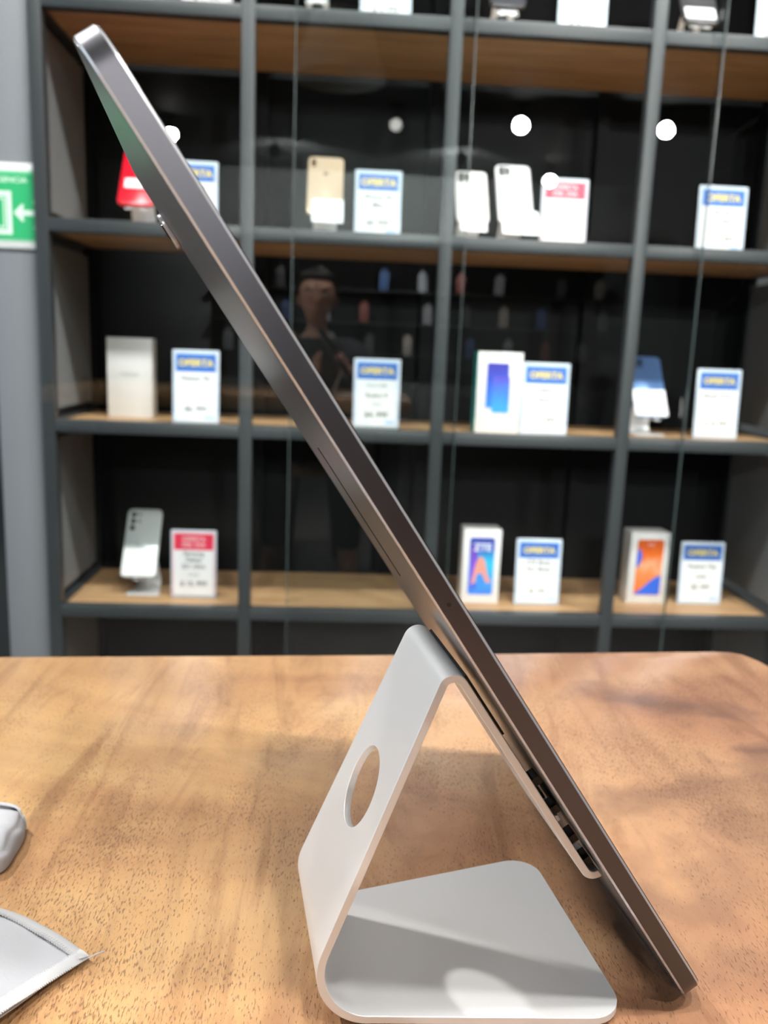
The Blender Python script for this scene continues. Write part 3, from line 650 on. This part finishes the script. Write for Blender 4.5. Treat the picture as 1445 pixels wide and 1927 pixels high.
# ------------------------------------------------------------------ cleaning cloth
def build_cloth():
    t = thing('cleaning_cloth', 'pale grey microfibre cloth with overlocked hem crumpled on the table', 'cloth', (0, 0, .75))
    # control net: rows run along the stitched right hem, columns away from it
    net = [
        [(-.0655, .2162, .0012), (-.0745, .2020, .0030), (-.0830, .1850, .0060), (-.105, .150, .004), (-.135, .11, .001)],
        [(-.0795, .2268, .0015), (-.0905, .2110, .0040), (-.1020, .1950, .0040), (-.125, .165, .005), (-.160, .13, .002)],
        [(-.0980, .2360, .0020), (-.1080, .2230, .0065), (-.1200, .2100, .0060), (-.145, .19, .005), (-.185, .15, .001)],
        [(-.1260, .2420, .0012), (-.1350, .2390, .0060), (-.1470, .2310, .0060), (-.170, .21, .004), (-.205, .17, .001)],
        [(-.1190, .2490, .0010), (-.1230, .2500, .0050), (-.1360, .2490, .0075), (-.175, .23, .005), (-.220, .19, .001)],
        [(-.1050, .2560, .0008), (-.1060, .2564, .0062), (-.1160, .2580, .0098), (-.170, .243, .008), (-.230, .205, .001)],
        [(-.1035, .2670, .0008), (-.1047, .2674, .0066), (-.1150, .2688, .0102), (-.170, .258, .008), (-.235, .225, .001)],
        [(-.1040, .2765, .0008), (-.1052, .2771, .0062), (-.1150, .2787, .0096), (-.170, .274, .008), (-.238, .240, .001)],
        [(-.1062, .2830, .0008), (-.1077, .2838, .0050), (-.1160, .2858, .0082), (-.165, .290, .007), (-.240, .255, .001)],
    ]
    net = [[Vector(p) for p in r] for r in net]
    def cr(p, s):
        n = len(p)-1; i = min(int(s*n), n-1); x = s*n-i
        a, b, c, d = p[max(i-1, 0)], p[i], p[i+1], p[min(i+2, n)]
        return .5*((2*b) + (c-a)*x + (2*a-5*b+4*c-d)*x*x + (3*b-a-3*c+d)*x**3)
    def S(i, j): return cr([cr(r, j) for r in net], i)
    nu, nv = 72, 44; v = []; f = []
    for a in range(nu+1):
        for b in range(nv+1):
            p = S(a/nu, b/nv); w_ = .0006*math.sin(a*.55+b*.25)*min(1, b/6)
            p.z = max(p.z + w_, .0006); v.append(p)
    for a in range(nu):
        for b in range(nv):
            q = a*(nv+1)+b; f.append((q, q+1, q+nv+2, q+nv+1))
    mm = mat('grey_microfibre', (.47, .48, .51), .85, 0, .2)
    n = noise(mm, coords(mm), 900, 2); bump(mm, n.outputs['Fac'], .25, .0004)
    o = mesh_obj('cloth_sheet', v, f, mm, t, 80)
    sd = o.modifiers.new('cloth_thickness', 'SOLIDIFY'); sd.thickness = .0006; sd.offset = 1
    # overlock stitches: little slanted beads over the edge, one part
    bv, bf = [], []
    def stitch(p, q, up, k):
        ax = (q-p); ln = ax.length; ax.normalize(); sdv = ax.cross(up).normalized(); nn = sdv.cross(ax)
        rr = .00062; b0 = len(bv)
        for (x, rad) in ((0, .4), (.25, 1), (.75, 1), (1, .4)):
            for e in range(5):
                an = 2*math.pi*e/5; bv.append(p + ax*(ln*x) + (sdv*math.cos(an) + nn*math.sin(an))*rr*rad)
        for s_ in range(3):
            for e in range(5):
                e2 = (e+1) % 5; bf.append((b0+s_*5+e, b0+s_*5+e2, b0+s_*5+5+e2, b0+s_*5+5+e))
        bf.append(tuple(b0+e for e in range(5))); bf.append(tuple(b0+15+e for e in range(5)))
    def run(fn, fin, count):
        for k in range(count):
            s_ = k/count; p = fn(s_); q = fin(s_, .8/count)
            out = (p-q).normalized()
            stitch(p + out*.0006 + Vector((0, 0, .0003)), q + Vector((0, 0, .0011)), Vector((0, 0, 1)), k)
            stitch(q + Vector((0, 0, .0012)), fin(min(1, s_+1.0/count), 0) + Vector((0, 0, .0010)), Vector((0, 0, 1)), k)
    run(lambda s_: S(s_*.4, 0), lambda s_, d: S(min(1, s_*.4+d*.4), .060), 62)
    run(lambda s_: S(0, s_), lambda s_, d: S(.032, min(1, s_+d)), 110)
    run(lambda s_: S(1, s_), lambda s_, d: S(.94, min(1, s_+d)), 110)
    h = mesh_obj('overlocked_hem', bv, bf, mat('grey_thread', (.56, .57, .585), .8), t, 60); h['kind'] = 'stuff'
    lv, lf = tube_vf([(-.0650, .2158, .0015), (-.0632, .2164, .0022), (-.0612, .2182, .0018)], .00022, 5)
    mesh_obj('loose_thread', lv, lf, MATS['grey_thread'], t, 60)
    return t
build_cloth()

# ------------------------------------------------------------------ lamps
def spot(x, y, target, watts, label, size=90, blend=.6, tint=(1, .97, .93), group='ceiling track spotlights', rad=.055, glow=70):
    loc = Vector((x, y, CEIL-.16)); d = (Vector(target)-loc).normalized()
    t = thing('track_spotlight', label, 'spotlight', loc, 0, group)
    q = (-d).to_track_quat('Z', 'Y'); E_ = q.to_euler()
    lathe('lamp_head', [(.030, .09), (.046, .085), (.052, .02), (.055, 0), (.049, 0), (.047, .012)], mat('black_lamp_metal', (.02, .02, .022), .4), t, 20, None, E_)
    lathe('lamp_lens', [(.0465, .011), (.0465, .013)], mat('glowing_lens_%d' % glow, (1, 1, 1), .5, emit=(1, .97, .92), estr=glow), t, 20, None, E_)
    tube('lamp_stem', [(0, 0, .05), (0, 0, .13)], .008, MATS['black_lamp_metal'], t)
    box('track_adapter', -.05, .05, -.018, .018, .13, .16, MATS['black_lamp_metal'], t)
    li = bpy.data.lights.new('spot_light', 'SPOT'); li.energy = watts; li.spot_size = R(size); li.spot_blend = blend
    li.shadow_soft_size = rad; li.color = tint
    lo = bpy.data.objects.new('spot_light', li); link(lo, t); lo.location = d*.02; lo.rotation_euler = E_
    return t
# row over the aisle in front of the shelving
spot(-1.23, .95, (-.15, .45, .85), 150, 'ceiling spotlight over the aisle beside the pillar, aimed at the table', 80)
spot(-.70, .80, (-.45, 1.75, .9), 80, 'ceiling spotlight over the aisle before the first bay', 70)
spot(-.10, .80, (.0, 1.75, .9), 80, 'ceiling spotlight over the aisle before the second bay')
spot(.50, .80, (.45, 1.75, .9), 105, 'ceiling spotlight over the aisle before the third bay')
spot(1.20, .80, (.85, 1.75, .9), 135, 'ceiling spotlight over the aisle before the last bay')
# row over the table
spot(-.35, .05, (-.05, .25, .75), 65, 'ceiling spotlight straight above the cloth')
spot(.30, -.10, (.05, .25, .75), 70, 'ceiling spotlight straight above the tablet')
spot(1.10, .10, (.1, .25, .75), 48, 'ceiling spotlight beyond the clipped table corner')
spot(.80, -.90, (.1, .25, .75), 50, 'ceiling spotlight behind the photographer')
spot(.42, -3.74, (-.02, .17, .93), 130, 'dim-fronted ceiling spotlight deep in the shop, its beam added to brighten the tablet edge', 13, glow=4)  # narrow beam added for the highlight on the tablet's upper edge
# lamps deep in the shop, mirrored in the glass doors; the wall-wash pair is added
spot(-1.46, -4.45, (.65, 1.8, 1.05), 330, 'ceiling spotlight deep in the shop on the pillar side', 19)
spot(1.37, -3.55, (.4, 1.8, 1.0), 280, 'ceiling spotlight deep in the shop near the middle', 19)
spot(2.47, -3.45, (.7, 1.8, 1.1), 330, 'ceiling spotlight deep in the shop on the far side', 19)
spot(2.11, -5.60, (.7, 1.8, 1.0), 330, 'ceiling spotlight at the very back of the shop', 17)
spot(-.6, -4.9, (-.5, -6.5, 2.3), 220, 'added ceiling spotlight washing the rear wall on the window side', 120)  # added lamp, brightens the wall so the door glass reflects a haze
spot(1.1, -4.9, (1.2, -6.5, 2.3), 220, 'added ceiling spotlight washing the rear wall on the far side', 120)  # second added wash lamp for the same haze

# ------------------------------------------------------------------ pendant lamp behind the camera, mirrored in the doors
pn = thing('pendant_lamp', 'beige cone pendant lamp hanging behind the photographer', 'lamp', (-.02, -1.40, 2.28))
M_SHADE = mat('beige_shade', (.72, .68, .60), .7)
def cone_shell():
    seg = 32; v = []; f = []
    prof = [(.245, 0), (.150, .30), (.148, .30), (.243, 0)]
    for r_, z in prof:
        for k in range(seg): v.append((r_*math.cos(2*math.pi*k/seg), r_*math.sin(2*math.pi*k/seg), z))
    for i in range(4):
        for k in range(seg):
            j = (k+1) % seg; f.append((i*seg+k, i*seg+j, ((i+1) % 4)*seg+j, ((i+1) % 4)*seg+k))
    return mesh_obj('shade', v, f, M_SHADE, pn, 40)
cone_shell()
lathe('shade_top', [(.150, .300), (.150, .304), (.03, .312)], M_SHADE, pn, 32)
lathe('bulb_socket', [(.02, .20), (.022, .30)], MATS['black_lamp_metal'], pn, 16)
tube('cord', [(0, 0, .31), (0, 0, CEIL-2.28)], .004, MATS['black_lamp_metal'], pn)

# ------------------------------------------------------------------ the photographer, mirrored in the doors
def skinned(name, joints, edges, material, parent, sub=2):
    names = list(joints); me = bpy.data.meshes.new(name)
    me.from_pydata([joints[n][0] for n in names], [(names.index(a), names.index(b)) for a, b in edges], [])
    o = bpy.data.objects.new(name, me); link(o, parent); me.materials.append(material)
    sk = o.modifiers.new('skin', 'SKIN'); sk.use_smooth_shade = True
    for i, n in enumerate(names):
        r_ = joints[n][1]; me.skin_vertices[0].data[i].radius = r_ if isinstance(r_, tuple) else (r_, r_)
        me.skin_vertices[0].data[i].use_root = (i == 0)
    sb = o.modifiers.new('smooth', 'SUBSURF'); sb.levels = sub; sb.render_levels = sub
    return o
def build_person():
    p = thing('person', 'person in a dark jacket seated at the table holding up a phone', 'person', (-.085, -.40, 0))
    skin = mat('skin', (.50, .28, .20), .5); coat = mat('dark_jacket', (.018, .022, .030), .8); hairm = mat('dark_hair', (.012, .010, .009), .6); trs = mat('dark_trousers', (.02, .03, .05), .8)
    ox, oy = .085, .40                           # camera position in the person's frame
    J = {'pelvis': ((0, 0, .575), (.14, .11)), 'waist': ((0, .02, .68), (.125, .095)), 'chest': ((0, .03, .84), (.145, .105)), 'collar': ((0, .035, .945), (.085, .07)),
         'neck': ((0, .050, .995), .040), 'nape': ((0, .062, 1.030), .042), 'jaw': ((0, .092, 1.058), (.056, .070)), 'cheek': ((0, .090, 1.100), (.078, .092)), 'head': ((0, .082, 1.150), (.086, .100)), 'crown': ((0, .076, 1.205), (.060, .070))}
    E_ = [('pelvis', 'waist'), ('waist', 'chest'), ('chest', 'collar'), ('collar', 'neck'), ('neck', 'nape'), ('nape', 'jaw'), ('jaw', 'cheek'), ('cheek', 'head'), ('head', 'crown')]
    for n, s_ in (('l', -1), ('r', 1)):
        hx = ox - .022 + s_*.044                 # each hand at one side of the phone
        J.update({n+'sh': ((s_*.160, .03, .905), .042), n+'el': ((s_*.235, .10, .800), .043), n+'wr': ((hx + s_*.022, oy-.115, .825), .026), n+'pa': ((hx + s_*.012, oy-.065, .848), (.030, .016))})
        E_ += [('chest', n+'sh'), (n+'sh', n+'el'), (n+'el', n+'wr'), (n+'wr', n+'pa')]
        for k, (dz, ln) in enumerate(((.030, .92), (.010, 1.0), (-.010, .95), (-.028, .78))):
            b = (hx + s_*.008, oy-.048, .852+dz*.8); k1 = (hx + s_*.009, oy-.048+.030*ln, .853+dz); k2 = (hx - s_*.006, oy-.048+.044*ln, .854+dz)
            J[n+'k%d' % k] = (b, .0095); J[n+'m%d' % k] = (k1, .0085); J[n+'t%d' % k] = (k2, .0075)
            E_ += [(n+'pa', n+'k%d' % k), (n+'k%d' % k, n+'m%d' % k), (n+'m%d' % k, n+'t%d' % k)]
        J[n+'b0'] = ((hx, oy-.072, .872), .0105); J[n+'b1'] = ((hx - s_*.006, oy-.046, .898), .009)
        E_ += [(n+'pa', n+'b0'), (n+'b0', n+'b1')]
        J.update({n+'hip': ((s_*.095, .03, .54), .085), n+'kn': ((s_*.15, .42, .50), .062), n+'an': ((s_*.15, .40, .10), .042), n+'to': ((s_*.16, .54, .045), (.04, .03))})
        E_ += [('pelvis', n+'hip'), (n+'hip', n+'kn'), (n+'kn', n+'an'), (n+'an', n+'to')]
    skinned('body', J, E_, skin, p)
    K = {k: J[k] for k in ('waist', 'pelvis', 'chest', 'collar', 'lsh', 'lel', 'rsh', 'rel')}
    grow = lambda q, a: (q[0], tuple(x+a for x in q[1]) if isinstance(q[1], tuple) else q[1]+a)
    K = {k: grow(q, .030 if k[1:] == 'sh' else .018) for k, q in K.items()}
    for n in 'lr': K[n+'cuff'] = (tuple(Vector(J[n+'el'][0]).lerp(Vector(J[n+'wr'][0]), .88)), .036)
    skinned('jacket', K, [('pelvis', 'waist'), ('waist', 'chest'), ('chest', 'collar'), ('chest', 'lsh'), ('lsh', 'lel'), ('lel', 'lcuff'), ('chest', 'rsh'), ('rsh', 'rel'), ('rel', 'rcuff')], coat, p)
    T = {'pelvis': grow(J['pelvis'], .012)}; TE = []
    for n in 'lr':
        T.update({n+'hip': grow(J[n+'hip'], .014), n+'kn': grow(J[n+'kn'], .012), n+'an': grow(J[n+'an'], .014)}); TE += [('pelvis', n+'hip'), (n+'hip', n+'kn'), (n+'kn', n+'an')]
    skinned('trousers', T, TE, trs, p)
    def blob(name, loc, r_, m_):
        bm = bmesh.new(); bmesh.ops.create_uvsphere(bm, u_segments=16, v_segments=10, radius=1.0); bmesh.ops.scale(bm, vec=r_, verts=bm.verts)
        return bm_obj(name, bm, m_, p, 60, loc)
    hb = bmesh.new(); bmesh.ops.create_uvsphere(hb, u_segments=24, v_segments=16, radius=1.0)
    bmesh.ops.delete(hb, geom=[v_ for v_ in hb.verts if v_.co.z < -.25 or (v_.co.y > .35 and v_.co.z < .45)], context='VERTS')
    bmesh.ops.scale(hb, vec=(.074, .092, .092), verts=hb.verts)
    h_ = bm_obj('hair', hb, hairm, p, 70, (0, .074, 1.140)); so = h_.modifiers.new('thickness', 'SOLIDIFY'); so.thickness = .012; so.offset = 1
    blob('nose', (0, .170, 1.108), (.011, .016, .022), skin)
    for s_ in (-1, 1):
        blob('eye', (s_*.030, .160, 1.130), (.012, .008, .007), mat('eye_white', (.6, .6, .58), .2)); blob('ear', (s_*.077, .075, 1.115), (.010, .020, .032), skin)
        blob('eyebrow', (s_*.030, .163, 1.147), (.018, .007, .004), hairm)
    blob('mouth', (0, .160, 1.068), (.024, .008, .006), mat('lips', (.40, .17, .14), .5))
    return p
build_person()
sto = thing('stool', 'round wooden stool under the photographer', 'stool', (-.085, -.42, 0))
lathe('seat', [(.15, .365), (.165, .37), (.165, .40), (.155, .408)], M_BOARD, sto, 28)
for k in range(4):
    a = math.pi/4 + k*math.pi/2; tube('leg', [(.10*math.cos(a), .10*math.sin(a), .368), (.15*math.cos(a), .15*math.sin(a), 0)], .013, M_FRAME, sto)
# the phone that takes the picture: its lens is where the camera is
tp = thing('smartphone', 'dark phone held up by the photographer', 'phone')
tp.matrix_world = Matrix(((r2.x, u2.x, -fwd.x, 0), (r2.y, u2.y, -fwd.y, 0), (r2.z, u2.z, -fwd.z, CAMZ), (0, 0, 0, 1)))
slab('phone_body', .067, .138, .0075, .010, mat('phone_black', (.015, .015, .016), .3), tp, .001, 6, (-.022, -.058, .0030))
lathe('lens_ring', [(.0062, .0010), (.0066, .0010), (.0066, .0030)], M_SCREEN, tp, 20)

# ------------------------------------------------------------------ wares on the rear wall, faint in the door glass
rk = thing('wall_rack', 'dark wall rack with hooks on the rear wall', 'rack', (0, -6.5, 0))
box('back_board', -1.4, 3.0, 0, .03, .6, 2.1, M_BLACK, rk)
for z in (.85, 1.2, 1.55): box('ledge', -1.4, 3.0, .03, .22, z-.02, z, M_FRAME, rk)
shades = [((.55, .60, .66), 'pale grey'), ((.10, .20, .45), 'dark blue'), ((.60, .55, .50), 'cream'), ((.12, .13, .14), 'black'), ((.40, .42, .45), 'mid grey'), ((.35, .12, .10), 'dull red')]
for r_, z in enumerate((.85, 1.2, 1.55)):
    for k in range(9):
        cc, nm = shades[(k*5 + r_*2) % 6]; x = -1.2 + k*.5 + .07*((k*7+r_*3) % 4)
        q = thing('accessory_pack', '%s accessory pack, %s from the window on the rear rack\'s %s ledge' % (nm, ('first', 'second', 'third', 'fourth', 'fifth', 'sixth', 'seventh', 'eighth', 'ninth')[k], ('lowest', 'middle', 'upper')[r_]), 'package', (x, -6.36, z+.001), 0, 'packs on the rear rack')
        box('carton', -.05, .05, -.02, .02, 0, .19, mat('pack_%s' % nm, cc, .5), q, .002)
        box('hang_tab', -.022, .022, -.001, .001, .1905, .225, mat('pack_%s' % nm, cc, .5), q)
